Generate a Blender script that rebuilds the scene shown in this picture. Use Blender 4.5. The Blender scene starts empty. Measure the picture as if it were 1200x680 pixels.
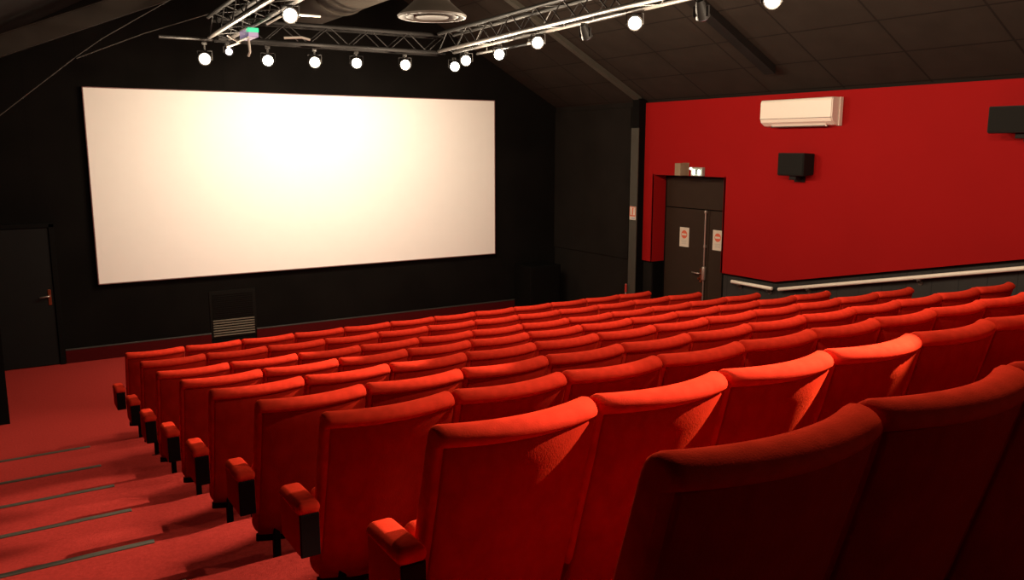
import bpy, bmesh, math, random
from mathutils import Vector, Matrix
random.seed(7)
scene = bpy.context.scene
COL = scene.collection
PI = math.pi

# ------------------------------------------------------------------ materials
def mat(name, color, rough=0.6, metal=0.0, spec=0.5, sheen=0.0, sheen_tint=None, noise=0.0, nscale=40.0,
        bump=0.0, bscale=200.0, emit=None, estr=0.0, stretch=None):
    m = bpy.data.materials.new(name); m.use_nodes = True
    nt = m.node_tree; b = nt.nodes['Principled BSDF']
    b.inputs['Base Color'].default_value = (*color, 1)
    b.inputs['Roughness'].default_value = rough
    b.inputs['Metallic'].default_value = metal
    b.inputs['Specular IOR Level'].default_value = spec
    if sheen:
        b.inputs['Sheen Weight'].default_value = sheen
        b.inputs['Sheen Roughness'].default_value = 0.4
        b.inputs['Sheen Tint'].default_value = (*(sheen_tint or (1, 1, 1)), 1)
    tc = nt.nodes.new('ShaderNodeTexCoord')
    src = tc.outputs['Object']
    if stretch:
        mp = nt.nodes.new('ShaderNodeMapping'); mp.inputs['Scale'].default_value = stretch
        nt.links.new(src, mp.inputs['Vector']); src = mp.outputs['Vector']
    if noise:
        n = nt.nodes.new('ShaderNodeTexNoise'); n.inputs['Scale'].default_value = nscale; n.inputs['Detail'].default_value = 4
        nt.links.new(src, n.inputs['Vector'])
        r = nt.nodes.new('ShaderNodeMapRange')
        r.inputs['From Min'].default_value = 0.25; r.inputs['From Max'].default_value = 0.75
        r.inputs['To Min'].default_value = 1 - noise; r.inputs['To Max'].default_value = 1 + noise
        nt.links.new(n.outputs['Fac'], r.inputs['Value'])
        mx = nt.nodes.new('ShaderNodeVectorMath'); mx.operation = 'SCALE'
        mx.inputs[0].default_value = color
        nt.links.new(r.outputs['Result'], mx.inputs['Scale'])
        nt.links.new(mx.outputs['Vector'], b.inputs['Base Color'])
    if bump:
        n2 = nt.nodes.new('ShaderNodeTexNoise'); n2.inputs['Scale'].default_value = bscale; n2.inputs['Detail'].default_value = 3
        nt.links.new(src, n2.inputs['Vector'])
        bp = nt.nodes.new('ShaderNodeBump'); bp.inputs['Strength'].default_value = bump; bp.inputs['Distance'].default_value = 0.01
        nt.links.new(n2.outputs['Fac'], bp.inputs['Height']); nt.links.new(bp.outputs['Normal'], b.inputs['Normal'])
    if emit:
        b.inputs['Emission Color'].default_value = (*emit, 1); b.inputs['Emission Strength'].default_value = estr
    return m

def add_lines(m, specs, dark):
    """Darken the base colour along grooves: specs = [(axis, offset, spacing, width)] in object coordinates."""
    nt = m.node_tree; b = nt.nodes['Principled BSDF']
    tc = nt.nodes.new('ShaderNodeTexCoord'); sp = nt.nodes.new('ShaderNodeSeparateXYZ')
    nt.links.new(tc.outputs['Object'], sp.inputs[0])
    acc = None
    for ax, off, step, w in specs:
        a = nt.nodes.new('ShaderNodeMath'); a.operation = 'SUBTRACT'; a.inputs[1].default_value = off
        nt.links.new(sp.outputs['XYZ'.index(ax)], a.inputs[0])
        p = nt.nodes.new('ShaderNodeMath'); p.operation = 'PINGPONG'; p.inputs[1].default_value = step / 2
        nt.links.new(a.outputs[0], p.inputs[0])
        l = nt.nodes.new('ShaderNodeMath'); l.operation = 'LESS_THAN'; l.inputs[1].default_value = w
        nt.links.new(p.outputs[0], l.inputs[0])
        if acc is None: acc = l.outputs[0]
        else:
            mx = nt.nodes.new('ShaderNodeMath'); mx.operation = 'MAXIMUM'
            nt.links.new(acc, mx.inputs[0]); nt.links.new(l.outputs[0], mx.inputs[1]); acc = mx.outputs[0]
    mix = nt.nodes.new('ShaderNodeMix'); mix.data_type = 'RGBA'
    nt.links.new(acc, mix.inputs['Factor'])
    src = b.inputs['Base Color'].links
    if src: nt.links.new(src[0].from_socket, mix.inputs['A'])
    else: mix.inputs['A'].default_value = b.inputs['Base Color'].default_value
    mix.inputs['B'].default_value = (*dark, 1)
    nt.links.new(mix.outputs['Result'], b.inputs['Base Color'])
    return m

M = {}
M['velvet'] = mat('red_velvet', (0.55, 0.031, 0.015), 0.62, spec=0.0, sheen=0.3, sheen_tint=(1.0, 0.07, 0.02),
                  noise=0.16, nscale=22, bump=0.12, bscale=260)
M['velvet_shaded'] = mat('red_velvet_shaded', (0.33, 0.0145, 0.007), 0.6, spec=0.0, sheen=0.45, sheen_tint=(1.0, 0.07, 0.02),
                       noise=0.13, nscale=16, bump=0.16, bscale=150, stretch=(1.4, 1, 0.8))  # same velvet in a darker red, shade painted in for backs and armrest blocks
M['seat_black'] = mat('seat_black', (0.005, 0.003, 0.003), 0.6, spec=0.08, noise=0.1)
M['carpet'] = mat('red_carpet', (0.40, 0.036, 0.029), 0.95, spec=0.0, sheen=0.0, noise=0.16, nscale=55, bump=0.5, bscale=420)
M['carpet_dark'] = mat('red_carpet_upstand', (0.050, 0.003, 0.003), 0.95, spec=0.05, noise=0.15, nscale=60)
M['black_wall'] = add_lines(mat('black_wall_cloth', (0.0050, 0.0042, 0.0036), 0.9, spec=0.03, noise=0.25, nscale=1.6, bump=0.1, bscale=90),
                            [('X', 0.15, 0.62, 0.005)], (0.004, 0.0034, 0.003))
M['black_side'] = mat('black_side_wall', (0.013, 0.0108, 0.009), 0.85, spec=0.05, noise=0.2, nscale=2.0, bump=0.1, bscale=60)
M['dado'] = add_lines(mat('charcoal_boarding', (0.021, 0.019, 0.0165), 0.6, spec=0.3, noise=0.2, nscale=5),
                      [('Y', 0.05, 0.30, 0.006)], (0.008, 0.007, 0.006))
M['red_wall'] = mat('red_paint', (0.285, 0.0066, 0.0066), 0.7, spec=0.05, noise=0.04, nscale=1.5, bump=0.06, bscale=140)
M['ceiling'] = add_lines(mat('dark_ceiling_board', (0.028, 0.0225, 0.018), 0.85, spec=0.05, noise=0.12, nscale=3),
                         [('X', 7.24, 0.50, 0.008), ('Y', 0.24, 1.10, 0.012)], (0.015, 0.012, 0.010))
M['ceiling_black'] = mat('black_ceiling', (0.012, 0.010, 0.009), 0.9, spec=0.1, noise=0.2, nscale=2)
M['beam'] = mat('dark_steel_beam', (0.024, 0.020, 0.017), 0.6, spec=0.3, noise=0.15, nscale=4)
M['beam_brown'] = mat('brown_beam', (0.015, 0.010, 0.0065), 0.7, spec=0.2, noise=0.25, nscale=3)
M['column'] = mat('grey_column_paint', (0.05, 0.047, 0.036), 0.6, spec=0.3, noise=0.06, nscale=8)
M['screen'] = mat('screen_vinyl', (0.82, 0.79, 0.74), 0.85, spec=0.1, noise=0.01, nscale=5)
M['screen_edge'] = mat('screen_border', (0.16, 0.075, 0.07), 0.6, noise=0.1)
M['duct'] = mat('grey_duct_metal', (0.034, 0.028, 0.022), 0.7, spec=0.1, noise=0.1, nscale=4)
M['diffuser'] = mat('diffuser_metal', (0.055, 0.045, 0.036), 0.6, metal=0.0, noise=0.06, nscale=9)
M['diffuser_dark'] = mat('diffuser_inside', (0.02, 0.013, 0.01), 0.6, noise=0.05)
M['alu'] = mat('truss_aluminium', (0.075, 0.066, 0.06), 0.45, metal=0.5, noise=0.08, nscale=30)
M['truss_dark'] = mat('truss_dark_metal', (0.016, 0.0145, 0.013), 0.5, metal=0.4, noise=0.08, nscale=30)
M['lamp_black'] = mat('lamp_black_metal', (0.010, 0.009, 0.0085), 0.6, spec=0.1, noise=0.1)
M['lens'] = mat('lit_lens', (1, 1, 1), 0.3, emit=(1.0, 0.93, 0.74), estr=26)
M['lens_violet'] = mat('violet_lit_lens', (1, 1, 1), 0.3, emit=(0.85, 0.75, 1.0), estr=4)
M['lens_off'] = mat('dark_lens', (0.05, 0.05, 0.06), 0.1, spec=0.7, noise=0.02)
M['green_led'] = mat('green_indicator', (0.02, 0.4, 0.2), 0.3, emit=(0.05, 0.9, 0.4), estr=0.6)
M['white_metal'] = mat('white_metal', (0.32, 0.29, 0.26), 0.4, spec=0.5, noise=0.03)
M['violet_panel'] = mat('violet_display', (0.25, 0.2, 0.35), 0.3, emit=(0.5, 0.4, 0.7), estr=0.2)
M['ac'] = mat('white_plastic', (0.84, 0.76, 0.66), 0.4, spec=0.4, noise=0.01)
M['ac_dark'] = mat('dark_slot', (0.05, 0.03, 0.025), 0.6, noise=0.02)
M['speaker'] = mat('speaker_black', (0.013, 0.0115, 0.0105), 0.6, spec=0.1, noise=0.1, bump=0.1, bscale=300)
M['speaker_grille'] = mat('speaker_grille_cloth', (0.014, 0.0135, 0.012), 0.8, spec=0.05, noise=0.15, nscale=200)
M['door_brown'] = mat('dark_brown_door', (0.031, 0.0185, 0.012), 0.6, spec=0.1, noise=0.08, nscale=6)
M['door_black'] = mat('black_door', (0.0075, 0.0075, 0.007), 0.5, spec=0.1, noise=0.1, nscale=4)
M['frame_black'] = mat('black_frame', (0.004, 0.0035, 0.003), 0.7, spec=0.05, noise=0.1)
M['steel'] = mat('satin_steel', (0.55, 0.46, 0.40), 0.3, metal=0.8, noise=0.05)
M['brass'] = mat('coppery_plate', (0.2, 0.045, 0.018), 0.35, metal=0.7, noise=0.08)
M['rail'] = mat('cream_handrail', (0.82, 0.75, 0.64), 0.35, spec=0.5, noise=0.02)
M['bracket'] = mat('rail_bracket', (0.10, 0.075, 0.06), 0.5, metal=0.4, noise=0.05)
M['nosing'] = mat('nosing_metal', (0.085, 0.075, 0.055), 0.5, metal=0.4, noise=0.12, nscale=30)
M['grille'] = mat('vent_slat_grey', (0.12, 0.105, 0.075), 0.5, spec=0.3, noise=0.08)
M['grille_dark'] = mat('vent_slat_black', (0.006, 0.005, 0.004), 0.7, spec=0.05, noise=0.08)
M['paper'] = mat('sign_paper', (0.62, 0.56, 0.46), 0.7, spec=0.2, noise=0.02)
M['sign_red'] = mat('sign_orange_red', (0.62, 0.11, 0.05), 0.6, noise=0.03)
M['sign_grey'] = mat('sign_print_grey', (0.50, 0.45, 0.38), 0.7, noise=0.05)
M['sign_blue'] = mat('sign_blue_grey', (0.35, 0.38, 0.45), 0.6, noise=0.05)
M['beige'] = mat('beige_plastic', (0.24, 0.18, 0.11), 0.5, spec=0.3, noise=0.03)
M['exit_panel'] = mat('exit_panel', (0.5, 0.6, 0.5), 0.4, emit=(0.35, 0.55, 0.40), estr=0.5)
M['exit_white'] = mat('exit_lit_white', (1, 1, 1), 0.4, emit=(1.0, 1.0, 0.92), estr=1.6)
M['exit_green'] = mat('exit_green', (0.10, 0.16, 0.10), 0.4, noise=0.02)
M['tip_red'] = mat('red_plastic', (0.40, 0.03, 0.02), 0.4, noise=0.05)
M['trim_grey'] = mat('grey_edge_strip', (0.03, 0.027, 0.022), 0.5, noise=0.05)
M['cable'] = mat('grey_cable', (0.035, 0.032, 0.027), 0.5, noise=0.05)

# ------------------------------------------------------------------ mesh helpers
def add_box(bm, lo, hi, bev=0.0, seg=2, mtx=None):
    g = bmesh.ops.create_cube(bm, size=1.0)
    vs = g['verts']
    c = [(a + b) / 2 for a, b in zip(lo, hi)]; s = [abs(b - a) for a, b in zip(lo, hi)]
    for v in vs: v.co = Vector((c[0] + v.co.x * s[0], c[1] + v.co.y * s[1], c[2] + v.co.z * s[2]))
    if bev:
        es = list({e for v in vs for e in v.link_edges})
        r = bmesh.ops.bevel(bm, geom=es, offset=min(bev, min(s) * 0.49), segments=seg, profile=0.5, affect='EDGES')
        vs = list({v for f in r['faces'] for v in f.verts} | {v for v in vs if v.is_valid})
    if mtx is not None:
        for v in vs: v.co = mtx @ v.co
    return vs

def add_tube(bm, pts, r, n=10, cap=True):
    pts = [Vector(p) for p in pts]; rings = []
    for i, p in enumerate(pts):
        t = (pts[min(i + 1, len(pts) - 1)] - pts[max(i - 1, 0)]).normalized()
        a = t.cross(Vector((0, 0, 1)))
        if a.length < 1e-3: a = t.cross(Vector((1, 0, 0)))
        a.normalize(); b = t.cross(a)
        rr = r[i] if isinstance(r, (list, tuple)) else r
        rings.append([bm.verts.new(p + (a * math.cos(2 * PI * k / n) + b * math.sin(2 * PI * k / n)) * rr) for k in range(n)])
    for i in range(len(rings) - 1):
        for k in range(n):
            bm.faces.new((rings[i][k], rings[i][(k + 1) % n], rings[i + 1][(k + 1) % n], rings[i + 1][k]))
    if cap:
        bm.faces.new(rings[0][::-1]); bm.faces.new(rings[-1])

def add_lathe(bm, prof, n=32, mtx=Matrix.Identity(4), closed=False):
    """prof: list of (radius, z) turned round the Z axis, then moved by mtx."""
    rings = []
    for r, z in prof:
        if r < 1e-5: rings.append([bm.verts.new(mtx @ Vector((0, 0, z)))])
        else: rings.append([bm.verts.new(mtx @ Vector((r * math.cos(2 * PI * k / n), r * math.sin(2 * PI * k / n), z))) for k in range(n)])
    for i in range(len(rings) - 1):
        A, B = rings[i], rings[i + 1]
        for k in range(n):
            k2 = (k + 1) % n
            if len(A) == 1 and len(B) == 1: continue
            if len(A) == 1: bm.faces.new((A[0], B[k2], B[k]))
            elif len(B) == 1: bm.faces.new((A[k], A[k2], B[0]))
            else: bm.faces.new((A[k], A[k2], B[k2], B[k]))
    if len(rings[0]) > 1 and closed: bm.faces.new(rings[0][::-1])
    if len(rings[-1]) > 1 and closed: bm.faces.new(rings[-1])

def add_prism(bm, poly, f0, f1):
    """poly: list of 2-tuples; f0/f1 map a 2-tuple to the two end faces' 3-D points."""
    a = [bm.verts.new(f0(*p)) for p in poly]; b = [bm.verts.new(f1(*p)) for p in poly]
    n = len(poly)
    bm.faces.new(a); bm.faces.new(b[::-1])
    for i in range(n): bm.faces.new((a[i], b[i], b[(i + 1) % n], a[(i + 1) % n]))

def obj(name, bm, m, parent=None, smooth=False, angle=None):
    bmesh.ops.recalc_face_normals(bm, faces=bm.faces)
    me = bpy.data.meshes.new(name); bm.to_mesh(me); bm.free()
    if smooth:
        for p in me.polygons: p.use_smooth = True
        if angle:
            try: me.set_sharp_from_angle(angle=math.radians(angle))
            except Exception: pass
    for mm in (m if isinstance(m, list) else [m]): me.materials.append(mm)
    o = bpy.data.objects.new(name, me); COL.objects.link(o)
    if parent: o.parent = parent
    return o

def thing(name, label, cat, loc=(0, 0, 0), rot=(0, 0, 0), group=None):
    o = bpy.data.objects.new(name, None); COL.objects.link(o)
    o.location = loc; o.rotation_euler = rot; o.empty_display_size = 0.1
    return tag(o, label, cat, group)

def tag(o, label, cat, group=None, kind=None):
    o['label'] = label; o['category'] = cat
    if group: o['group'] = group
    if kind: o['kind'] = kind
    return o

def struct(name, bm, m, label, cat, smooth=False):
    return tag(obj(name, bm, m, None, smooth, 40 if smooth else None), label, cat, kind='structure')

def BM(): return bmesh.new()

# ------------------------------------------------------------------ measured layout (metres; Z=0 is the flat floor before the screen)
ROW_Y = [0.0, -0.951, -1.914, -2.862, -3.800, -4.719, -5.659, -6.586, -7.574]     # rear top edge of each row's backs
ROW_Z = [0.0, 0.126, 0.262, 0.425, 0.597, 0.771, 0.973, 1.192, 1.448]             # floor height of each row
ROW_X = [0.0, 0.003, -0.015, -0.012, -0.018, 0.002, 0.0, -0.006, -0.09]
ROW_N = [12] * 9
PITCH = 0.55; HT = 0.95
XL, XR, YF, YB = -1.9, 7.775, 4.01, -11.0
EAVE, SLOPE = 3.58, 0.54
XM = (XL + XR) / 2; RIDGE = EAVE + SLOPE * (XR - XM)

# ------------------------------------------------------------------ the setting
edges = [ROW_Y[i] + 0.88 for i in range(1, 9)] + [-7.66]      # front edge of each platform
zs = ROW_Z[1:] + [1.73]
prof = [(YF + 0.3, 0.0)]
z = 0.0
for e, zz in zip(edges, zs):
    prof += [(e, z), (e, zz)]; z = zz
prof += [(YB, z), (YB, -0.2), (YF + 0.3, -0.2)]
bm = BM(); add_prism(bm, prof, lambda y, z: (XL - 0.1, y, z), lambda y, z: (XR + 0.35, y, z))
struct('floor', bm, M['carpet'], 'red carpeted floor rising in broad steps from the screen wall', 'floor')
for i in range(7):
    y, zz = edges[i], zs[i]
    bm = BM(); add_box(bm, (XL + 0.02, y - 0.040, zz - 0.012), (-0.37, y + 0.006, zz + 0.005), 0.003)
    o = obj('step_nosing', bm, M['nosing'])
    tag(o, 'grey metal strip on the aisle step edge %s' % [
        'nearest the screen wall', 'second up from the flat floor', 'third up from the flat floor', 'fourth up from the flat floor',
        'fifth up from the flat floor', 'ending just short of the bottom frame edge', 'highest up the aisle'][i], 'step edging', 'nosing strips on the aisle steps')

# screen wall (gable)
def gable(y0, y1, name, m, label):
    poly = [(XL - 0.1, -0.1), (XR + 0.35, -0.1), (XR + 0.35, EAVE), (XM, RIDGE + 0.1), (XL - 0.1, EAVE)]
    bm = BM(); add_prism(bm, poly, lambda x, z: (x, y0, z), lambda x, z: (x, y1, z))
    return struct(name, bm, m, label, 'wall')
gable(YF, YF + 0.15, 'wall_front', M['black_wall'], 'black cloth covered wall behind the cinema screen')
gable(YB - 0.15, YB, 'wall_back', M['black_side'], 'black wall behind the last row of seats')
bm = BM(); add_box(bm, (XL - 0.15, YB, -0.2), (XL, YF, EAVE + 0.1))
struct('wall_left', bm, M['black_side'], 'black wall along the left aisle', 'wall')
bm = BM(); add_box(bm, (XL - 0.05, 1.50, -0.1), (-0.985, 1.62, EAVE + 0.55))
struct('wall_left_return', bm, M['frame_black'], 'black wing wall jutting from the left edge before the screen-side door', 'wall')

# carpeted upstand along the foot of the screen wall, broken at the vent
for k, (x0, x1) in enumerate(((-0.27, 1.63), (2.29, XR))):
    bm = BM(); add_box(bm, (x0, YF - 0.03, 0), (x1, YF, 0.185), 0.003)
    o = struct('baseboard_front' if k == 0 else 'baseboard_front_right', bm, M['carpet_dark'],
               'dark red carpet skirting %s the floor vent, under the screen' % ('left of' if k == 0 else 'right of'), 'baseboard')
    bm = BM(); add_box(bm, (x0, YF - 0.034, 0.178), (x1, YF - 0.001, 0.196), 0.003)
    obj('edge_strip', bm, M['trim_grey'], o)

# right wall: black base, charcoal boarding below, proud red panel above, with a doorway at RY0..RY1
RY0, RY1, RTOP, RDEP = -0.145, 1.31, 2.472, 0.20
XW = 7.73                                          # face of the red panel
def yz(x): return lambda y, z: (x, y, z)
bm = BM()
poly = [(YB, -0.2), (RY0, -0.2), (RY0, RTOP), (RY1, RTOP), (RY1, -0.2), (YF, -0.2), (YF, EAVE + 0.02), (YB, EAVE + 0.02)]
add_prism(bm, poly, yz(XR), yz(XR + 0.34))
struct('wall_right', bm, M['black_side'], 'black right-hand wall between the screen corner and the red wall', 'wall')
# red panel
bend_y = -1.117
def redlow(y): return 1.135 if y >= bend_y else 1.135 + (bend_y - y) * 0.2115
bm = BM()
poly = [(YB, redlow(YB)), (bend_y, 1.135), (RY0, 1.135), (RY0, RTOP), (RY1, RTOP), (RY1, 1.125), (1.535, 1.125), (1.535, EAVE - 0.025), (YB, EAVE - 0.025)]
add_prism(bm, poly, yz(XW), yz(XR + 0.005))
struct('wall_right_upper', bm, M['red_wall'], 'red painted upper wall panel around the exit doorway on the right', 'wall')
# red door reveals
bm = BM(); add_box(bm, (XW, RY1 - 0.004, 1.125), (XR + RDEP, RY1 + 0.03, RTOP + 0.01)); add_box(bm, (XW, RY0 - 0.03, 1.135), (XR + RDEP, RY0 + 0.004, RTOP + 0.01))
struct('trim_1', bm, M['red_wall'], 'red painted side reveals of the recessed exit doorway', 'trim')
bm = BM(); add_box(bm, (XW + 0.002, RY0, RTOP - 0.004), (XR + RDEP, RY1, RTOP + 0.03))
struct('trim_2', bm, M['frame_black'], 'dark head lining of the recessed exit doorway', 'trim')
bm = BM(); add_box(bm, (XR - 0.012, RY1 - 0.003, 0), (XR + RDEP, RY1 + 0.03, 1.125)); add_box(bm, (XR - 0.012, RY0 - 0.03, 0), (XR + RDEP, RY0 + 0.003, 1.135))
struct('trim_3', bm, M['frame_black'], 'black lower side linings of the recessed exit doorway', 'trim')
# boarding (dado) right of the doorway and on the black section
bm = BM()
poly = [(YB, -0.1), (RY0 - 0.031, -0.1), (RY0 - 0.031, 1.10), (bend_y, 1.10), (YB, redlow(YB) - 0.035)]
add_prism(bm, poly, yz(XR - 0.012), yz(XR + 0.002))
struct('wall_right_lower', bm, M['dado'], 'charcoal vertical boarding below the red wall, behind the handrail', 'wall')
bm = BM(); add_box(bm, (XR - 0.020, 1.92, 1.09), (XR, YF, EAVE - 0.08), 0.006)
struct('wall_right_panel', bm, M['black_side'], 'black upper wall panel beside the screen corner', 'wall')

# roof: two slopes, boarded on the right, black on the left
def slope_slab(xa, za, xb, zb, t=0.12):
    bm = BM()
    add_prism(bm, [(xa, za), (xb, zb), (xb, zb + t), (xa, za + t)], lambda x, z: (x, YB - 0.1, z), lambda x, z: (x, YF + 0.1, z))
    return bm
struct('ceiling', slope_slab(XR + 0.35, EAVE - 0.35 * SLOPE, XM, RIDGE), M['ceiling'], 'sloping dark brown board ceiling above the red wall', 'ceiling')
struct('ceiling_left', slope_slab(XL - 0.2, EAVE - 0.2 * SLOPE, XM, RIDGE), M['ceiling_black'], 'sloping black ceiling above the left aisle', 'ceiling')

# steel column and rafters
bm = BM(); add_box(bm, (7.60, 1.545, 0), (7.618, 1.72, 3.18), 0.003)
column = struct('column', bm, M['column'], 'grey painted steel column beside the exit doorway', 'column')
bm = BM(); add_box(bm, (7.618, 1.55, 0), (XR + .01, 1.715, 3.18)); obj('shaded_web', bm, M['frame_black'], column)  # column sides coloured black to paint in the shadow beside the red wall
def rafter(name, y, w, x0, x1, d, m, label):
    bm = BM()
    f = lambda x: EAVE + SLOPE * (XR - x) - 0.0
    add_prism(bm, [(x0, f(x0) + 0.05), (x1, f(x1) + 0.05), (x1, f(x1) - d), (x0, f(x0) - d)], lambda x, z: (x, y - w / 2, z), lambda x, z: (x, y + w / 2, z))
    return struct(name, bm, m, label, 'beam')
rafter('rafter_beam', 1.62, 0.11, 7.66, XM + 0.05, 0.07, M['column'], 'dark steel rafter rising from the top of the grey column')
rafter('rafter_beam', -1.28, 0.16, 7.25, XM + 0.05, 0.10, M['ceiling_black'], 'dark roof beam crossing the ceiling above the exit doorway')
# knee of the first frame above the column
bm = BM(); add_box(bm, (7.60, 1.545, 3.18), (XR, 1.70, 3.62), 0.005)
struct('column_head', bm, M['frame_black'], 'dark steel head block on top of the grey column', 'beam')
# brown beam at upper left, with two hanging straps
o = None
bm = BM(); add_prism(bm, [(-1.9, 3.59), (1.6, 5.06), (1.6, 4.84), (-1.9, 3.37)], lambda x, z: (x, 2.50, z), lambda x, z: (x, 2.62, z))
bb = struct('roof_beam', bm, M['beam_brown'], 'wide brown roof beam slanting up at the upper left corner', 'beam')
bm = BM(); add_tube(bm, [(-1.9, 2.49, 3.60), (1.6, 2.49, 5.07)], 0.008, 6); obj('edge_strip', bm, M['beam_brown'], bb)

# ------------------------------------------------------------------ doors
# exit double door (door_2), recessed
XD = XR + RDEP - 0.015
d2 = thing('door_2', 'dark brown double exit door recessed in the red wall', 'door', (XD, 0.6, 0)); d2['kind'] = 'structure'
def dbox(name, lo, hi, m, parent, bev=0.004):
    bm = BM(); add_box(bm, lo, hi, bev); return obj(name, bm, m, parent)
dbox('frame', (0.02, RY0 - 0.6, 0), (0.06, RY1 - 0.6, RTOP), M['frame_black'], d2)
dbox('overpanel', (0.0, RY0 - 0.6 + 0.03, 1.985), (0.035, RY1 - 0.6 - 0.045, RTOP - 0.03), M['door_brown'], d2)
l1 = dbox('door_leaf', (0.0, 0.335 - 0.6, 0.01), (0.035, RY1 - 0.6 - 0.045, 1.97), M['door_brown'], d2)
l2 = dbox('door_leaf', (-0.002, RY0 - 0.6 + 0.03, 0.01), (0.033, 0.325 - 0.6, 1.97), M['door_brown'], d2)
bm = BM(); add_tube(bm, [(-0.03, 0.383 - 0.6, 0.06), (-0.03, 0.383 - 0.6, 1.955)], 0.011, 10); add_box(bm, (-0.045, 0.365 - 0.6, 1.93), (0, 0.401 - 0.6, 1.97), 0.006)
add_box(bm, (-0.04, 0.366 - 0.6, 1.42), (0, 0.40 - 0.6, 1.46), 0.005)
obj('bolt_rod', bm, M['steel'], l1, True, 40)
bm = BM(); add_box(bm, (-0.055, 0.352 - 0.6, 0.93), (0, 0.412 - 0.6, 1.145), 0.02, 3); obj('lock_case', bm, M['steel'], l1, True, 40)
bm = BM(); add_tube(bm, [(0, 0.465 - 0.6, 1.03), (-0.05, 0.465 - 0.6, 1.03), (-0.056, 0.50 - 0.6, 1.03), (-0.056, 0.60 - 0.6, 1.035)], 0.010, 8)
obj('handle', bm, M['steel'], l1, True)
bm = BM(); add_box(bm, (-0.012, 0.44 - 0.6, 0.89), (0, 0.485 - 0.6, 1.10), 0.008)
add_tube(bm, [(0, 0.49 - 0.6, 0.95), (-0.03, 0.49 - 0.6, 0.95)], 0.018, 10)
obj('handle_plate', bm, M['brass'], l1)

# screen-side door (door_1)
d1 = thing('door_1', 'black door at far left in the screen wall', 'door', (-0.75, YF, 0)); d1['kind'] = 'structure'
dbox('door_leaf', (-0.44, -0.025, 0.008), (0.405, 0.01, 1.845), M['door_black'], d1)
bm = BM()
add_box(bm, (0.41, -0.05, 0), (0.475, 0.01, 1.90), 0.006); add_box(bm, (-0.51, -0.05, 0), (-0.445, 0.01, 1.90), 0.006); add_box(bm, (-0.51, -0.05, 1.85), (0.475, 0.01, 1.91), 0.006)
obj('frame', bm, M['frame_black'], d1)
bm = BM(); add_box(bm, (0.335, -0.034, 0.82), (0.375, -0.024, 1.03), 0.006); hp = obj('handle_plate', bm, M['brass'], d1)
bm = BM(); add_tube(bm, [(0.355, -0.03, 0.945), (0.355, -0.075, 0.945), (0.33, -0.08, 0.945), (0.235, -0.08, 0.935)], 0.010, 8); obj('handle', bm, M['steel'], hp, True)

# ------------------------------------------------------------------ signs on the door, column, exit light
def door_sign(y, z0, z1, label):
    t = thing('door_sign', label, 'sign', (XD - 0.004, y, (z0 + z1) / 2), group='no-entry notices on the exit door')
    h = (z1 - z0) / 2; w = 0.098
    dbox('paper', (-0.004, -w, -h), (0.002, w, h), M['paper'], t, 0)
    bm = BM(); add_lathe(bm, [(0, 0.006), (0.062, 0.006), (0.062, 0.0)], 32, Matrix.Translation((0, 0, h * 0.28)) @ Matrix.Rotation(-PI / 2, 4, 'Y'))
    disc = obj('no_entry_disc', bm, M['sign_red'], t)
    dbox('bar', (-0.009, -0.048, h * 0.28 - 0.014), (-0.005, 0.048, h * 0.28 + 0.014), M['paper'], disc, 0)
    bm = BM()
    for k in range(3):
        ww = (0.055, 0.045, 0.05)[k]; zz = -h * (0.38 + 0.15 * k)
        add_box(bm, (-0.0055, -ww, zz - 0.006), (-0.0035, ww, zz + 0.006))
    obj('text_lines', bm, M['sign_grey'], t)
    return t
door_sign(0.838, 1.392, 1.686, 'white no-entry notice on the left door leaf, beside the bolt rod')
door_sign(0.148, 1.404, 1.698, 'white no-entry notice on the right door leaf, beside the red wall')

t = thing('fire_sign', 'small red and white extinguisher sign on the grey column', 'sign', (7.597, 1.63, 1.865))
dbox('sign_plate', (-0.004, -0.072, -0.105), (0.004, 0.072, 0.105), M['paper'], t, 0.001)
bm = BM(); add_box(bm, (-0.006, -0.012, -0.025), (-0.004, 0.012, 0.07)); add_box(bm, (-0.006, -0.022, 0.07), (-0.004, 0.008, 0.085)); add_box(bm, (-0.006, -0.06, -0.05), (-0.004, 0.06, -0.03))
add_box(bm, (-0.006, -0.070, -0.045), (-0.004, -0.062, 0.10)); add_box(bm, (-0.006, 0.062, -0.045), (-0.004, 0.070, 0.10)); add_box(bm, (-0.006, -0.07, 0.093), (-0.004, 0.07, 0.103))
obj('extinguisher_symbol', bm, M['sign_red'], t)
dbox('blue_strip', (-0.006, -0.055, -0.09), (-0.004, 0.025, -0.068), M['sign_blue'], t, 0)

t = thing('exit_sign', 'small lit white and green exit sign above the exit doorway', 'sign', (XW, 0.346, 2.478))
dbox('housing', (-0.055, -0.115, 0.0), (0.0, 0.115, 0.125), M['white_metal'], t, 0.006)
pn = dbox('lit_panel', (-0.058, -0.105, 0.008), (-0.054, 0.105, 0.105), M['exit_panel'], t, 0)
bm = BM()
for sgn in (1, -1):
    add_lathe(bm, [(0, 0.004), (0.026, 0.004), (0.036, 0.0)], 20, Matrix.Translation((-0.059, 0.052 * sgn, 0.055)) @ Matrix.Scale(1.25, 4, (0, 0, 1)) @ Matrix.Rotation(-PI / 2, 4, 'Y'))
obj('lit_symbol', bm, M['exit_white'], pn)
bm = BM(); add_box(bm, (-0.060, -0.016, 0.03), (-0.0575, 0.016, 0.095)); add_box(bm, (-0.060, -0.085, 0.09), (-0.0575, -0.02, 0.10)); obj('green_symbol', bm, M['exit_green'], pn)
bm = BM(); add_lathe(bm, [(0, 0.03), (0.016, 0.02), (0.02, 0)], 16, Matrix.Translation((-0.058, 0.107, 0.105)) @ Matrix.Rotation(-PI / 2, 4, 'Y')); obj('indicator_lamp', bm, M['exit_white'], t)

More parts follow.
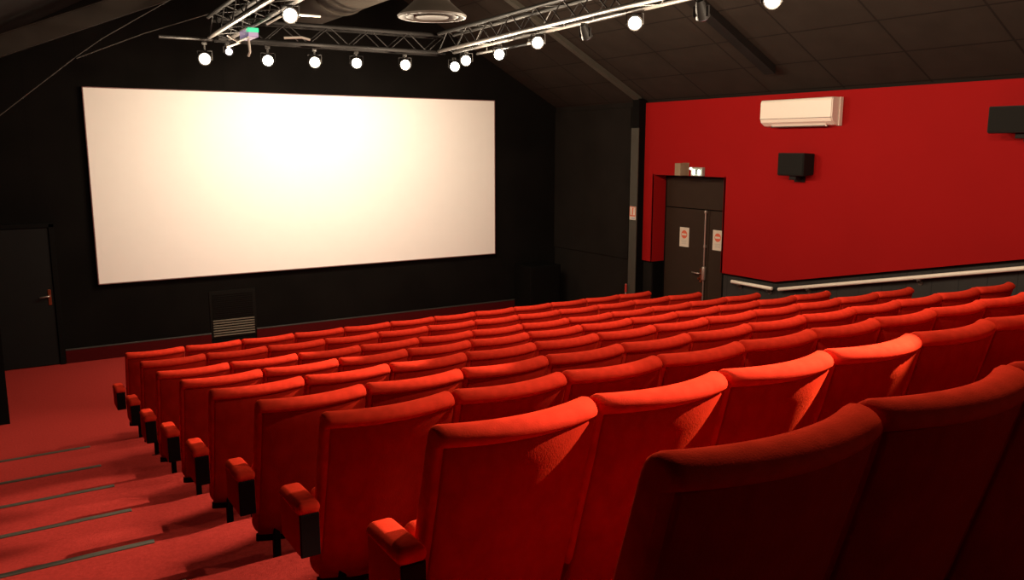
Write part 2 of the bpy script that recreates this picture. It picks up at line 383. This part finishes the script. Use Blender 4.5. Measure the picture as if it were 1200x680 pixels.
t = thing('alarm_box', 'beige box mounted on the wall at the doorway top left corner', 'alarm', (XW, 0.62, 2.492))
bm = BM(); add_prism(bm, [(-0.16, -0.055), (-0.165, 0.0), (-0.16, 0.062), (0.0, 0.065), (0.0, -0.06)], lambda x, y: (x, y, -0.012), lambda x, y: (x, y, 0.165))
obj('case', bm, M['beige'], t); dbox('back_plate', (-0.010, -0.068, -0.016), (0, 0.073, 0.17), M['beige'], t, 0.003)

# ------------------------------------------------------------------ handrails
def rail(pts, brk, label):
    t = thing('handrail', label, 'handrail', pts[0], group='cream handrails on the right wall')
    o0 = Vector(pts[0]); P = [Vector(p) - o0 for p in pts]
    d0 = (P[1] - P[0]).normalized(); d1 = (P[-1] - P[-2]).normalized()
    r = 0.024
    full = [P[0], P[0] + d0 * 0.006] + P[1:-1] + [P[-1] - d1 * 0.006, P[-1]]
    rad = [r * .75, r] + [r] * (len(P) - 2) + [r, r * .75]
    bm = BM(); add_tube(bm, full, rad, 14); obj('rail', bm, M['rail'], t, True, 50)
    for b in brk:
        q = Vector(b) - o0
        bm = BM()
        add_tube(bm, [q + Vector((0, 0, -0.015)), q + Vector((0, 0, -0.045)), q + Vector((0.03, 0, -0.065)), q + Vector((XR - 7.7 - 0.01, 0, -0.065))], 0.008, 8)
        add_box(bm, tuple(q + Vector((-0.018, -0.045, -0.030))), tuple(q + Vector((0.018, 0.045, -0.020))), 0.004)
        add_lathe(bm, [(0, 0.012), (0.03, 0.010), (0.032, 0)], 16, Matrix.Translation(q + Vector((XR - 7.7 - 0.012, 0, -0.065))) @ Matrix.Rotation(-PI / 2, 4, 'Y'))
        obj('bracket', bm, M['bracket'], t)
RS = 0.2155
rail([(7.70, -0.385, 1.045), (7.70, -1.107, 1.045)], [(7.70, -0.50, 1.045), (7.70, -1.02, 1.045)], 'short level cream handrail just right of the exit door')
rail([(7.70, -1.205, 1.050), (7.70, -6.2, 1.050 + RS * 4.995)],
     [(7.70, y, 1.050 + RS * (-1.205 - y)) for y in (-1.65, -3.12, -4.6, -6.0)], 'long cream handrail climbing along the boarding under the red wall')

# slim red-tipped post by the column
t = thing('slim_post', 'slim pale post with a red tip standing left of the grey column', 'post', (7.55, 1.70, 0))
bm = BM(); add_tube(bm, [(0, 0, 0), (0, 0, 0.62)], 0.011, 8); add_lathe(bm, [(0.06, 0), (0.06, 0.01), (0.015, 0.02)], 16, closed=True); obj('pole', bm, M['white_metal'], t)
bm = BM(); add_tube(bm, [(0, 0, 0.60), (0, 0, 0.72), (0, 0, 0.735)], [0.018, 0.018, 0.010], 10); obj('tip', bm, M['tip_red'], t)

# ------------------------------------------------------------------ air conditioner and wall speakers
t = thing('air_conditioner', 'white split air conditioner high on the red wall', 'air conditioner', (XW, -1.44, 3.14))
bm = BM()
profile = [(0.0, 0.335), (-0.16, 0.335), (-0.178, 0.325), (-0.185, 0.30), (-0.185, 0.10), (-0.165, 0.055), (-0.10, 0.012), (-0.03, 0.0), (0.0, 0.0)]
add_prism(bm, profile, lambda x, z: (x, -0.535, z), lambda x, z: (x, 0.555, z))
bmesh.ops.bevel(bm, geom=[e for e in bm.edges if abs(abs(e.verts[0].co.y) - abs(e.verts[1].co.y)) < .001 and e.verts[0].co.y * e.verts[1].co.y > 0 and e.verts[0].co.x + e.verts[1].co.x < -.02], offset=0.012, segments=3, affect='EDGES')
obj('case', bm, M['ac'], t)
dbox('end_cap', (-0.055, -0.55, 0.0), (0.0, -0.537, 0.335), M['ac'], t, 0.003)
bm = BM(); add_box(bm, (-0.1855, -0.53, 0.096), (-0.180, 0.55, 0.102)); obj('panel_seam', bm, M['ac_dark'], t)
bm = BM(); add_box(bm, (-0.004, -0.42, -0.003), (0.004, 0.40, 0.003), mtx=Matrix.Translation((-0.125, 0, 0.026)) @ Matrix.Rotation(math.radians(55), 4, 'Y') @ Matrix.Scale(9, 4, (1, 0, 0))); obj('air_flap', bm, M['ac'], t)
dbox('outlet_slot', (-0.115, -0.40, -0.004), (-0.03, 0.42, 0.01), M['ac_dark'], t, 0)

def wall_speaker(loc, w, h, dep, label, tilt=0.0):
    t = thing('wall_speaker', label, 'speaker', loc, group='black loudspeakers on the red wall')
    bm = BM(); add_prism(bm, [(0, h / 2 - .01), (-dep, h / 2), (-dep, -h / 2 + 0.01), (-dep + 0.03, -h / 2), (0, -h / 2 + 0.02)], lambda x, z: (x, -w / 2, z), lambda x, z: (x, w / 2, z))
    bmesh.ops.bevel(bm, geom=list(bm.edges), offset=0.006, segments=2, affect='EDGES')
    obj('cabinet', bm, M['speaker'], t)
    dbox('grille', (-dep - 0.006, -w / 2 + 0.012, -h / 2 + 0.018), (-dep + 0.004, w / 2 - 0.012, h / 2 - 0.012), M['speaker_grille'], t, 0.004)
    bm = BM(); add_box(bm, (-dep * 0.75, -0.05, -h / 2 - 0.05), (0, 0.05, -h / 2 + 0.015), 0.006); add_box(bm, (-0.015, -0.08, -h / 2 - 0.08), (0.0, 0.08, -h / 2 + 0.06), 0.004)
    obj('bracket', bm, M['speaker'], t)
wall_speaker((XW, -1.43, 2.675), 0.40, 0.285, 0.20, 'black loudspeaker on the red wall below the white air conditioner')
wall_speaker((XW, -4.17, 3.15), 0.56, 0.26, 0.32, 'larger black loudspeaker on the red wall at the right edge of the photo')

# subwoofer by the screen corner
t = thing('subwoofer', 'tall black loudspeaker cabinet on the floor in the screen corner', 'speaker', (7.20, 3.72, 0))
dbox('cabinet', (-0.32, -0.26, 0.02), (0.32, 0.26, 0.84), M['frame_black'], t, 0.01)
dbox('grille', (-0.29, -0.272, 0.06), (0.29, -0.255, 0.82), M['frame_black'], t, 0.006)
for sx in (-1, 1):
    for sy in (-1, 1): dbox('foot', (sx * .27 - .03, sy * .2 - .03, 0), (sx * .27 + .03, sy * .2 + .03, 0.025), M['frame_black'], t, 0.004)

# ------------------------------------------------------------------ the screen and vent
t = thing('cinema_screen', 'large white cinema screen hung on the black wall', 'screen', (0, YF - 0.07, 0))
sx0, sx1, sz0, sz1 = 0.19, 6.457, 1.046, 3.668
bm = BM(); nx, nz = 12, 6
add_box(bm, (sx0 + 0.01, -0.008, sz0 + 0.01), (sx1 - 0.01, 0.02, sz1 - 0.01)); obj('screen_sheet', bm, M['screen'], t)
bm = BM()
for lo, hi in (((sx0, -0.014, sz0), (sx0 + 0.014, 0.068, sz1)), ((sx1 - 0.014, -0.014, sz0), (sx1, 0.068, sz1)),
               ((sx0, -0.014, sz0), (sx1, 0.068, sz0 + 0.014)), ((sx0, -0.014, sz1 - 0.014), (sx1, 0.068, sz1))):
    add_box(bm, lo, hi, 0.004)
obj('border', bm, M['screen_edge'], t)

t = thing('air_vent', 'louvred air vent low on the black wall under the screen', 'vent', (1.965, YF, 0.12))
dbox('frame', (-0.335, -0.012, -0.02), (0.335, 0.002, 0.69), M['grille_dark'], t, 0.003)
bm = BM()
for k in range(13):
    z = 0.275 + k * 0.030
    add_box(bm, (-0.29, -0.024, -0.007), (0.29, -0.010, 0.007), mtx=Matrix.Translation((0, 0, z)) @ Matrix.Rotation(math.radians(0), 4, 'X'))
obj('upper_slats', bm, M['grille_dark'], t)
bm = BM()
for k in range(7):
    z = 0.022 + k * 0.0375
    add_box(bm, (-0.30, -0.028, z - 0.008), (0.30, -0.010, z + 0.009), 0.002)
obj('lower_slats', bm, M['grille'], t)

# ------------------------------------------------------------------ seats
def sweep_seat(bm, prof, u_list, width, x_left, sag=0.06, lean=0.285, z_top=HT, curve=True):
    """Sweep a closed (t, s) profile across the seat; t is depth, s is distance down from the top. u_list: (u, inset)."""
    cy = sum(p[0] for p in prof) / len(prof)
    s0 = min(p[1] for p in prof); s1 = max(p[1] for p in prof)
    rings = []
    for u, ins in u_list:
        x = x_left + width * u
        off = -sag * (1 - (2 * u - 1) ** 2) if curve else 0
        ring = []
        for tt, s in prof:
            th = max(p[0] for p in prof) - min(p[0] for p in prof)
            k = 1 - min(0.9, 2 * ins / max(th, 1e-4))
            t2 = cy + (tt - cy) * k
            s2 = s
            if s < s0 + 0.08: s2 = s + ins * (1 - (s - s0) / 0.08)
            if s > s1 - 0.08: s2 = s - ins * (1 - (s1 - s) / 0.08)
            ring.append(bm.verts.new((x, t2 + lean * s2 + off, z_top - s2)))
        rings.append(ring)
    n = len(prof)
    for i in range(len(rings) - 1):
        for k in range(n): bm.faces.new((rings[i][k], rings[i][(k + 1) % n], rings[i + 1][(k + 1) % n], rings[i + 1][k]))
    bm.faces.new(rings[0][::-1]); bm.faces.new(rings[-1])

def ulist(edge, w, n=14):
    """rounded ends: (u, inset)"""
    e = edge / w
    a = [(0, edge * 0.85), (e * 0.12, edge * 0.48), (e * 0.4, edge * 0.18), (e, 0)]
    mid = [(e + (1 - 2 * e) * k / n, 0) for k in range(1, n)]
    b = [(1 - u, i) for u, i in a[::-1]]
    return a + mid + b
BW, BX = 0.536, 0.007
body = [(0.016, 0.058), (-0.002, 0.054), (-0.010, 0.046), (-0.010, 0.034), (-0.001, 0.021), (0.014, 0.010), (0.034, 0.003), (0.056, 0.0), (0.074, 0.004), (0.086, 0.016), (0.091, 0.036), (0.092, 0.08), (0.092, 0.13), (0.094, 0.25),
        (0.092, 0.36), (0.084, 0.47), (0.070, 0.58), (0.050, 0.62), (0.02, 0.63), (0.010, 0.60), (0.010, 0.40), (0.010, 0.20), (0.014, 0.07)]
panel = [(0.004, 0.0585), (-0.003, 0.068), (-0.004, 0.15), (-0.004, 0.35), (-0.004, 0.55), (-0.003, 0.70), (0.000, 0.752), (0.014, 0.758), (0.024, 0.74), (0.026, 0.55), (0.026, 0.35), (0.026, 0.15), (0.022, 0.07), (0.014, 0.0585)]
kick = [(0.002, 0.745), (0.003, 0.785), (0.012, 0.79), (0.022, 0.785), (0.022, 0.745)]

def cushion_bm(x0=0.072):
    bm = BM()
    mtx = Matrix.Translation((0, 0.272, 0.165)) @ Matrix.Rotation(math.radians(7), 4, 'X')
    add_box(bm, (x0, 0.0, 0.0), (0.502, 0.115, 0.385), 0.040, 4, mtx=mtx)
    return bm
def armrest_parts(proto, x0, x1, y0, y1, name='armrest'):
    bm = BM(); add_box(bm, (x0 + 0.003, y0 + 0.004, 0.395), (x1 - 0.003, y1 - 0.004, 0.575), 0.010, 3)
    a = obj(name, bm, M['velvet_shaded'], proto, True, 40)
    bm = BM(); add_box(bm, (x0 - 0.002, y0 - 0.004, 0.555), (x1 + 0.002, y1 + 0.006, 0.606), 0.024, 4)
    for v in bm.verts:                                   # crowned top, sloping away at the front
        if v.co.z > 0.58: v.co.z += 0.006 * (1 - ((v.co.x - (x0 + x1) / 2) / ((x1 - x0) / 2)) ** 2) - 0.012 * max(0, (v.co.y - (y1 - 0.07)) / 0.07) ** 2
    obj('armrest_pad', bm, M['velvet'], a, True, 60)
    bm = BM(); add_box(bm, (x0 + 0.007, y0 - 0.003, 0.392), (x1 - 0.007, y0 + 0.012, 0.562), 0.004)
    obj('back_plate', bm, M['seat_black'], a)
    return a
def leg_part(proto, x0, x1, y0, y1):
    bm = BM(); xm = (x0 + x1) / 2; ym = (y0 + y1) / 2 + 0.02
    add_box(bm, (xm - 0.018, ym - 0.04, 0.0), (xm + 0.018, ym + 0.04, 0.40), 0.006)
    add_box(bm, (xm - 0.03, ym - 0.12, 0.0), (xm + 0.03, ym + 0.12, 0.022), 0.008)
    return obj('leg', bm, M['seat_black'], proto)

def make_seat(kind):
    """kind: 'first' (free left end), 'inner', 'last' (free right end)."""
    t = thing('cinema_chair', '', 'cinema seat')
    bm = BM(); sweep_seat(bm, body, ulist(0.022, BW), BW, BX); b = obj('backrest', bm, M['velvet'], t, True, 55)
    bm = BM(); sweep_seat(bm, panel, ulist(0.008, BW - 0.022), BW - 0.022, BX + 0.018); obj('back_panel', bm, M['velvet_shaded'], b, True, 55)
    bm = BM(); sweep_seat(bm, kick, ulist(0.006, BW - 0.02), BW - 0.02, BX + 0.01); obj('kick_strip', bm, M['seat_black'], b, True, 40)
    bm = cushion_bm(0.028 if kind == 'first' else 0.072); obj('seat_cushion', bm, M['velvet'], t, True, 55)
    bm = BM()
    add_box(bm, (0.20, 0.19, 0.0), (0.35, 0.29, 0.022), 0.006); add_box(bm, (0.245, 0.215, 0.02), (0.305, 0.265, 0.27), 0.008)
    add_box(bm, (0.05, 0.205, 0.19), (0.50, 0.235, 0.235), 0.006)
    obj('pedestal', bm, M['seat_black'], t)
    def end_support(sx):
        f = (lambda x: x) if sx < 0 else (lambda x: PITCH - x)
        bm = BM()
        def bx(x0, x1, y0, y1, z0, z1, b): add_box(bm, (min(f(x0), f(x1)), y0, z0), (max(f(x0), f(x1)), y1, z1), b)
        bx(0.09, 0.125, 0.172, 0.212, 0.0, 0.40, 0.006); bx(-0.05, 0.125, 0.196, 0.216, 0.396, 0.425, 0.004); bx(0.075, 0.14, 0.10, 0.28, 0.0, 0.02, 0.006)
        obj('leg', bm, M['seat_black'], t)
    if kind == 'first':
        armrest_parts(t, -0.102, -0.012, 0.055, 0.295); end_support(-1)
    else:
        armrest_parts(t, -0.004, 0.064, 0.19, 0.43); leg_part(t, 0.0, 0.06, 0.19, 0.43)
    if kind == 'last':
        armrest_parts(t, 0.562, 0.652, 0.055, 0.295); end_support(1)
    return t
def copy_tree(o, parent=None):
    c = o.copy(); COL.objects.link(c)
    if parent: c.parent = parent
    for ch in list(o.children): copy_tree(ch, c)
    return c
protos = {k: make_seat(k) for k in ('first', 'inner', 'last')}
used = set()
ORD = ['first', 'second', 'third', 'fourth', 'fifth', 'sixth', 'seventh', 'eighth', 'ninth', 'tenth', 'eleventh', 'twelfth']
ROWP = ['front row', 'second row from the screen', 'third row from the screen', 'fourth row from the screen', 'fifth row from the screen',
        'sixth row from the screen', 'seventh row from the screen', 'eighth row from the screen', 'row nearest the camera']
GROUPS = ['seats in the ' + r for r in ROWP]
for r in range(9):
    for k in range(ROW_N[r]):
        kind = 'first' if k == 0 else ('last' if k == 11 else 'inner')
        p = protos[kind]
        if kind not in used: used.add(kind); s = p
        else: s = copy_tree(p)
        s.location = (ROW_X[r] + k * PITCH, ROW_Y[r], ROW_Z[r])
        if k == 0: lab = 'red velvet cinema seat on the left aisle, first in the ' + ROWP[r]
        elif k == 11: lab = 'red velvet cinema seat at the right-hand end of the ' + ROWP[r]
        else: lab = 'red velvet cinema seat, %s from the left aisle in the %s' % (ORD[k], ROWP[r])
        s['label'] = lab; s['group'] = GROUPS[r]

# ------------------------------------------------------------------ lighting truss
def truss(name, a, b, label, dark=False):
    a = Vector(a); b = Vector(b); d = (b - a); L = d.length; d.normalize()
    side = d.cross(Vector((0, 0, 1))).normalized(); up = Vector((0, 0, 1)); w = 0.105
    t = thing(name, label, 'truss', tuple(a), group='aluminium lighting trusses under the roof')
    cs = [side * sx * w + up * sz for sx in (-1, 1) for sz in (0, 0.21)]
    for c in cs:
        bm = BM(); add_tube(bm, [c, c + d * L], 0.022, 10); obj('chord', bm, M['lamp_black'] if dark else (M['alu'] if c.z < .1 else M['truss_dark']), t, True)  # front truss takes black metal as painted-in shade, being dimly lit
    bm = BM(); n = int(L / 0.24)
    for (p, q) in ((0, 1), (2, 3), (0, 2), (1, 3)):
        for i in range(n):
            s, e = (p, q) if i % 2 == 0 else (q, p)
            add_tube(bm, [cs[s] + d * (L * i / n), cs[e] + d * (L * (i + 1) / n)], 0.007, 6, cap=False)
    obj('lattice', bm, M['lamp_black'] if dark else M['truss_dark'], t, True)
    return t
TZ = 4.05
truss('lighting_truss', (1.30, 1.22, TZ), (4.05, 1.22, TZ), 'front lighting truss hung in front of the screen', True)
truss('lighting_truss', (4.05, 1.085, TZ + 0.012), (4.05, -9.5, TZ + 0.16), 'right-hand lighting truss running from the screen towards the seats')
truss('lighting_truss', (1.30, 1.085, TZ), (1.30, -9.5, TZ + 0.30), 'left-hand lighting truss running from the screen towards the seats')
bm = BM(); add_tube(bm, [(0.72, 1.30, TZ + 0.0), (1.275, 1.30, TZ)], 0.018, 8)
tag(obj('lighting_pipe', bm, M['truss_dark']), 'thin pipe sticking out left from the front lighting truss', 'pipe')

def lamp(loc, label, lit=True, yaw=0.0, pitch=12, size=0.76, top=TZ - 0.02, lensmat=None, group='lit stage lamps on the trusses'):
    t = thing('stage_lamp', label, 'stage lamp', loc, (0, 0, yaw), group)
    R = Matrix.Rotation(math.radians(pitch), 4, 'X') @ Matrix.Rotation(PI / 2, 4, 'X')   # local +Z -> -Y, nodding down
    s = size
    bm = BM(); add_lathe(bm, [(0, -0.20 * s), (0.045 * s, -0.195 * s), (0.06 * s, -0.15 * s), (0.08 * s, -0.05 * s), (0.088 * s, 0.0), (0.088 * s, 0.02 * s), (0.076 * s, 0.02 * s), (0.07 * s, -0.03 * s), (0, -0.03 * s)], 24, R)
    obj('housing', bm, M['lamp_black'], t, True, 40)
    bm = BM(); add_lathe(bm, [(0, 0.062 * s), (0.03 * s, 0.057 * s), (0.055 * s, 0.040 * s), (0.070 * s, 0.012 * s), (0.072 * s, 0.0), (0, 0.0)], 24, R)
    obj('lens', bm, lensmat or (M['lens'] if lit else M['lens_off']), t, True)
    h = max(0.12 * s, top - loc[2] - 0.024)
    bm = BM()
    for sx in (-1, 1): add_box(bm, (sx * 0.098 * s - 0.004, 0.03 * s, -0.01), (sx * 0.098 * s + 0.004, 0.065 * s, 0.115 * s), 0.002)
    add_box(bm, (-0.102 * s, 0.03 * s, 0.108 * s), (0.102 * s, 0.065 * s, 0.117 * s), 0.002)
    add_tube(bm, [(-0.098 * s, 0.048 * s, 0.0), (0.098 * s, 0.048 * s, 0.0)], 0.008 * s, 8)
    obj('yoke', bm, M['lamp_black'], t)
    bm = BM(); add_tube(bm, [(0, 0.048 * s, 0.115 * s), (0, 0.048 * s, h)], 0.012, 8); add_box(bm, (-0.025, 0.02, h - 0.03), (0.025, 0.075, h), 0.006)
    obj('clamp', bm, M['truss_dark'], t)
    return t
FB = 1.13
fr = [(1.137, 3.823), (1.816, 3.841), (2.355, 3.850), (2.864, 3.866), (3.493, 3.878), (4.176, 3.891)]
names = ['leftmost lit lamp on the front truss above the screen', 'second lit lamp from the left on the front truss above the screen',
         'third lit lamp from the left on the front truss above the screen', 'fourth lit lamp from the left on the front truss above the screen',
         'fifth lit lamp from the left on the front truss above the screen', 'lit lamp under the right corner of the front truss, lower of two close together']
for (x, z), n in zip(fr, names): lamp((x, 1.10, z), n, pitch=10, yaw=-0.32)
rt = [(0.581, 3.914, 'lit lamp just behind the right truss corner, upper of two close together'), (-0.193, 3.915, 'small-looking lit lamp on the right truss, third from its screen end'),
      (-0.97, 3.966, 'lit lamp on the right truss beside the tiny green light'), (-2.527, 3.978, 'large bright lit lamp on the right truss above the exit doorway'),
      (-4.075, 3.956, 'lit lamp touching the top edge of the photo above the air conditioner')]
for y, z, n in rt: lamp((4.05, y, z), n, pitch=4, yaw=-0.7, top=TZ - 0.01 + (1.11 - y) * 0.014)
lamp((1.35, -1.219, 3.995), 'lit lamp hanging alone under the left truss', pitch=4, yaw=-0.3, top=TZ + 0.045)
lamp((1.383, 1.05, 3.908), 'tiny violet lit lamp near the left end of the front truss', pitch=8, size=0.5, lensmat=M['lens_violet'], group='small lamps on the trusses')
lamp((4.05, -1.825, 3.94), 'unlit black lamp under the right truss, left of the largest bright lamp', lit=False, yaw=PI * 0.6, pitch=55, size=0.62, top=TZ + 0.03, group='unlit stage lamps on the trusses')
lamp((4.05, -3.37, 3.93), 'unlit black lamp at the top edge, right of the largest bright lamp', lit=False, yaw=PI * 0.6, pitch=60, size=0.66, top=TZ + 0.05, group='unlit stage lamps on the trusses')

# small control box and cables under the left truss; strip light on the right truss
t = thing('control_box', 'small white control box with green light under the left truss', 'control box', (1.35, 0.10, 3.94))
dbox('case', (-0.05, -0.16, 0.0), (0.05, 0.16, 0.085), M['violet_panel'], t, 0.008)
dbox('green_light', (-0.052, -0.165, 0.045), (0.052, -0.10, 0.088), M['green_led'], t, 0.006)
bm = BM(); add_tube(bm, [(-0.06, -0.20, -0.01), (-0.06, 0.22, -0.012)], 0.010, 8); obj('bar', bm, M['white_metal'], t)
bm = BM(); add_tube(bm, [(0, 0.02, 0), (0.01, 0.03, -0.12), (0.0, 0.06, -0.16)], 0.012, 8); obj('lever', bm, M['white_metal'], t)
bm = BM(); add_box(bm, (-0.02, -0.02, 0.08), (0.02, 0.02, 0.112)); obj('clamp', bm, M['truss_dark'], t)
def strut_bar(pts, r, m, label, nm='safety_bar'):
    o0 = Vector(pts[0]); bm = BM(); add_tube(bm, [Vector(p) - o0 for p in pts], r, 8)
    o = obj(nm, bm, m); o.location = o0
    return tag(o, label, 'bar')
strut_bar([(1.30, 0.75, 4.04), (1.42, 0.72, 3.97), (1.36, 1.0, 3.95)], 0.010, M['white_metal'], 'thin bent white bar under the left truss near the front corner')
strut_bar([(1.36, -0.50, 4.01), (1.36, -1.15, 4.035)], 0.011, M['white_metal'], 'thin straight white bar beside the lit lamp under the left truss')
strut_bar([(1.62, -0.15, 3.94), (1.78, -0.2, 3.95), (1.86, -0.22, 3.93)], 0.012, M['white_metal'], 'short pale bar hanging right of the control box')
strut_bar([(1.42, -1.25, 4.0), (1.60, -1.27, 4.0)], 0.009, M['white_metal'], 'short pale arm sticking out right of the lamp under the left truss')
t = thing('strip_light', 'thin strip fitting with a tiny green light under the right truss', 'light fitting', (4.19, -0.80, 4.00))
bm = BM(); add_tube(bm, [(0, 0, 0), (0, 1.35, 0)], 0.016, 8); obj('tube', bm, M['truss_dark'], t)
bm = BM(); add_tube(bm, [(0, 0.0, 0.004), (0, 0.22, 0.004)], 0.02, 8); obj('end_cap', bm, M['white_metal'], t)
bm = BM(); add_lathe(bm, [(0, 0.016), (0.014, 0.008), (0.016, 0)], 12, Matrix.Translation((0, -0.003, 0)) @ Matrix.Rotation(PI / 2, 4, 'X')); obj('green_light', bm, M['green_led'], t)
bm = BM()
for yy in (0.2, 1.1): add_box(bm, (-0.012, yy - .012, 0), (0.012, yy + .012, 0.05))
obj('clip', bm, M['truss_dark'], t)

# ------------------------------------------------------------------ duct, diffuser, ceiling wires
t = thing('ventilation_duct', 'large grey round ventilation duct under the ridge', 'duct', (2.92, 2.9, 4.92))
R = Matrix.Rotation(PI / 2, 4, 'X')
bm = BM(); add_lathe(bm, [(0.0, 0), (0.40, 0.0), (0.42, 0.02), (0.42, 13.0)], 40, R); obj('tube', bm, M['duct'], t, True, 40)
for zz in (1.2, 3.2, 5.2, 7.2):
    bm = BM(); add_lathe(bm, [(0.42, zz - .03), (0.437, zz - .02), (0.437, zz + .02), (0.42, zz + .03)], 40, R); obj('joint_band', bm, M['duct'], t, True, 40)
t = thing('air_diffuser', 'round cone-shaped air diffuser hanging from the duct', 'diffuser', (2.95, -0.72, 4.145))
bm = BM(); add_lathe(bm, [(0.175, 0.12), (0.175, 0.354)], 32); obj('neck', bm, M['diffuser'], t, True)
bm = BM(); add_lathe(bm, [(0.175, 0.185), (0.19, 0.165), (0.27, 0.095), (0.33, 0.052), (0.345, 0.035), (0.338, 0.016), (0.318, 0.016), (0.30, 0.045), (0.19, 0.13), (0.16, 0.16)], 40); obj('cone', bm, M['diffuser'], t, True, 35)
bm = BM(); add_lathe(bm, [(0.255, 0.03), (0.262, 0.022), (0.25, 0.02), (0.17, 0.10), (0.175, 0.105), (0.255, 0.032)], 36); obj('middle_ring', bm, M['diffuser'], t, True, 35)
bm = BM(); add_lathe(bm, [(0.0, 0.075), (0.10, 0.06), (0.165, 0.022), (0.16, 0.015), (0.10, 0.03), (0.0, 0.03)], 36); obj('inner_ring', bm, M['diffuser'], t, True, 35)
bm = BM(); add_lathe(bm, [(0.0, 0.125), (0.15, 0.125), (0.15, 0.12), (0, 0.12)], 24); add_box(bm, (-.2, -.006, .10), (.2, .006, .13)); add_box(bm, (-.006, -.2, .10), (.006, .2, .13)); obj('inner_plate', bm, M['diffuser_dark'], t)
def wire(pts, label):
    o0 = Vector(pts[0]); bm = BM(); add_tube(bm, [Vector(p) - o0 for p in pts], 0.006, 6)
    o = obj('hanging_wire', bm, M['cable']); o.location = o0; return tag(o, label, 'wire', 'thin wires under the left roof slope')
wire([(-1.2, 2.40, 2.88), (-0.80, 2.40, 3.215), (0.02, 2.40, 3.90), (0.30, 2.40, 4.115), (1.10, 2.40, 4.63)], 'thin wire climbing steeply from the left edge over the screen corner')
wire([(0.02, 2.38, 3.88), (0.75, 2.38, 4.20), (1.55, 2.38, 4.50)], 'thin flatter wire branching towards the front truss over the screen corner')

# ------------------------------------------------------------------ lamps (light)
WARM = (1.0, 0.80, 0.58)
def spot(loc, aim, power, size=100, blend=0.8, rad=0.06, color=WARM):
    l = bpy.data.lights.new('spot', 'SPOT'); l.energy = power; l.spot_size = math.radians(size); l.spot_blend = blend; l.shadow_soft_size = rad; l.color = color
    o = bpy.data.objects.new('stage_light', l); COL.objects.link(o); o.location = loc
    o.rotation_euler = (Vector(aim) - Vector(loc)).to_track_quat('-Z', 'Y').to_euler(); return o
def point(loc, power, rad=0.06, color=WARM):
    l = bpy.data.lights.new('point', 'POINT'); l.energy = power; l.shadow_soft_size = rad; l.color = color
    o = bpy.data.objects.new('lamp_light', l); COL.objects.link(o); o.location = loc; return o
# wash on the screen from the front truss
WS = (1.0, 0.86, 0.68)
for x, p in ((1.816, 48), (2.355, 84), (2.864, 105), (3.493, 115), (4.176, 105)):
    spot((x, 1.45, 3.80), (x * 0.9 + 0.55, YF, 2.0), p, 130, 1.0, 0.05, WS)
# lamps along the right truss
for y, p in ((0.45, 100), (-0.97, 115), (-2.527, 130), (-4.075, 130)):
    point((4.00, y - 0.15, 3.80), p, 0.035)
# cross beams from the right truss over the seat ends onto the left aisle
spot((4.00, -0.3, 3.82), (-0.9, 0.4, 0.0), 500, 30, 0.9, 0.03)
for y, zt, p in ((-1.93, 0.15, 1000), (-2.88, 0.35, 1300), (-3.82, 0.5, 1400), (-4.75, 0.7, 950), (-5.69, 0.9, 330)):
    spot((4.00, y, 3.82), (-0.7, y + 0.1, zt), p * 1.05, 11.5, 0.45, 0.02)
spot((4.0, -6.98, 3.88), (1.15, -6.56, 1.98), 2500, 22, 0.5, 0.03)
point((4.0, -5.6, 3.85), 110, 0.05)
point((1.35, -1.35, 3.85), 80, 0.05)
point((1.35, -6.2, 4.0), 110, 0.05)  # added unseen lamp, brightens the rear row tops
point((3.0, -10.6, 3.6), 25, 0.1)  # added dim fill behind the seats, no fixture, lifts the seat backs
for x in (1.137, 2.355, 3.493): point((x, 0.85, 3.70), 70, 0.05)

w = bpy.data.worlds.new('dim_room'); scene.world = w; w.use_nodes = True
w.node_tree.nodes['Background'].inputs['Color'].default_value = (0.05, 0.04, 0.035, 1); w.node_tree.nodes['Background'].inputs['Strength'].default_value = 0.1

# ------------------------------------------------------------------ camera
cam = bpy.data.cameras.new('camera'); co = bpy.data.objects.new('camera', cam); COL.objects.link(co)
cam.sensor_width = 36.0; cam.lens = 978.2 / 1200 * 36; cam.clip_start = 0.05
co.location = (-0.971, -8.497, 2.891)
yaw, pitch = math.radians(32.008), math.radians(9.733)
fw = Vector((math.sin(yaw) * math.cos(pitch), math.cos(yaw) * math.cos(pitch), -math.sin(pitch)))
co.rotation_euler = fw.to_track_quat('-Z', 'Y').to_euler()
scene.camera = co
scene.view_settings.view_transform = 'Standard'
scene.view_settings.look = 'None'
scene.view_settings.exposure = 0.0
scene.cycles.use_denoising = True
scene.cycles.max_bounces = 8
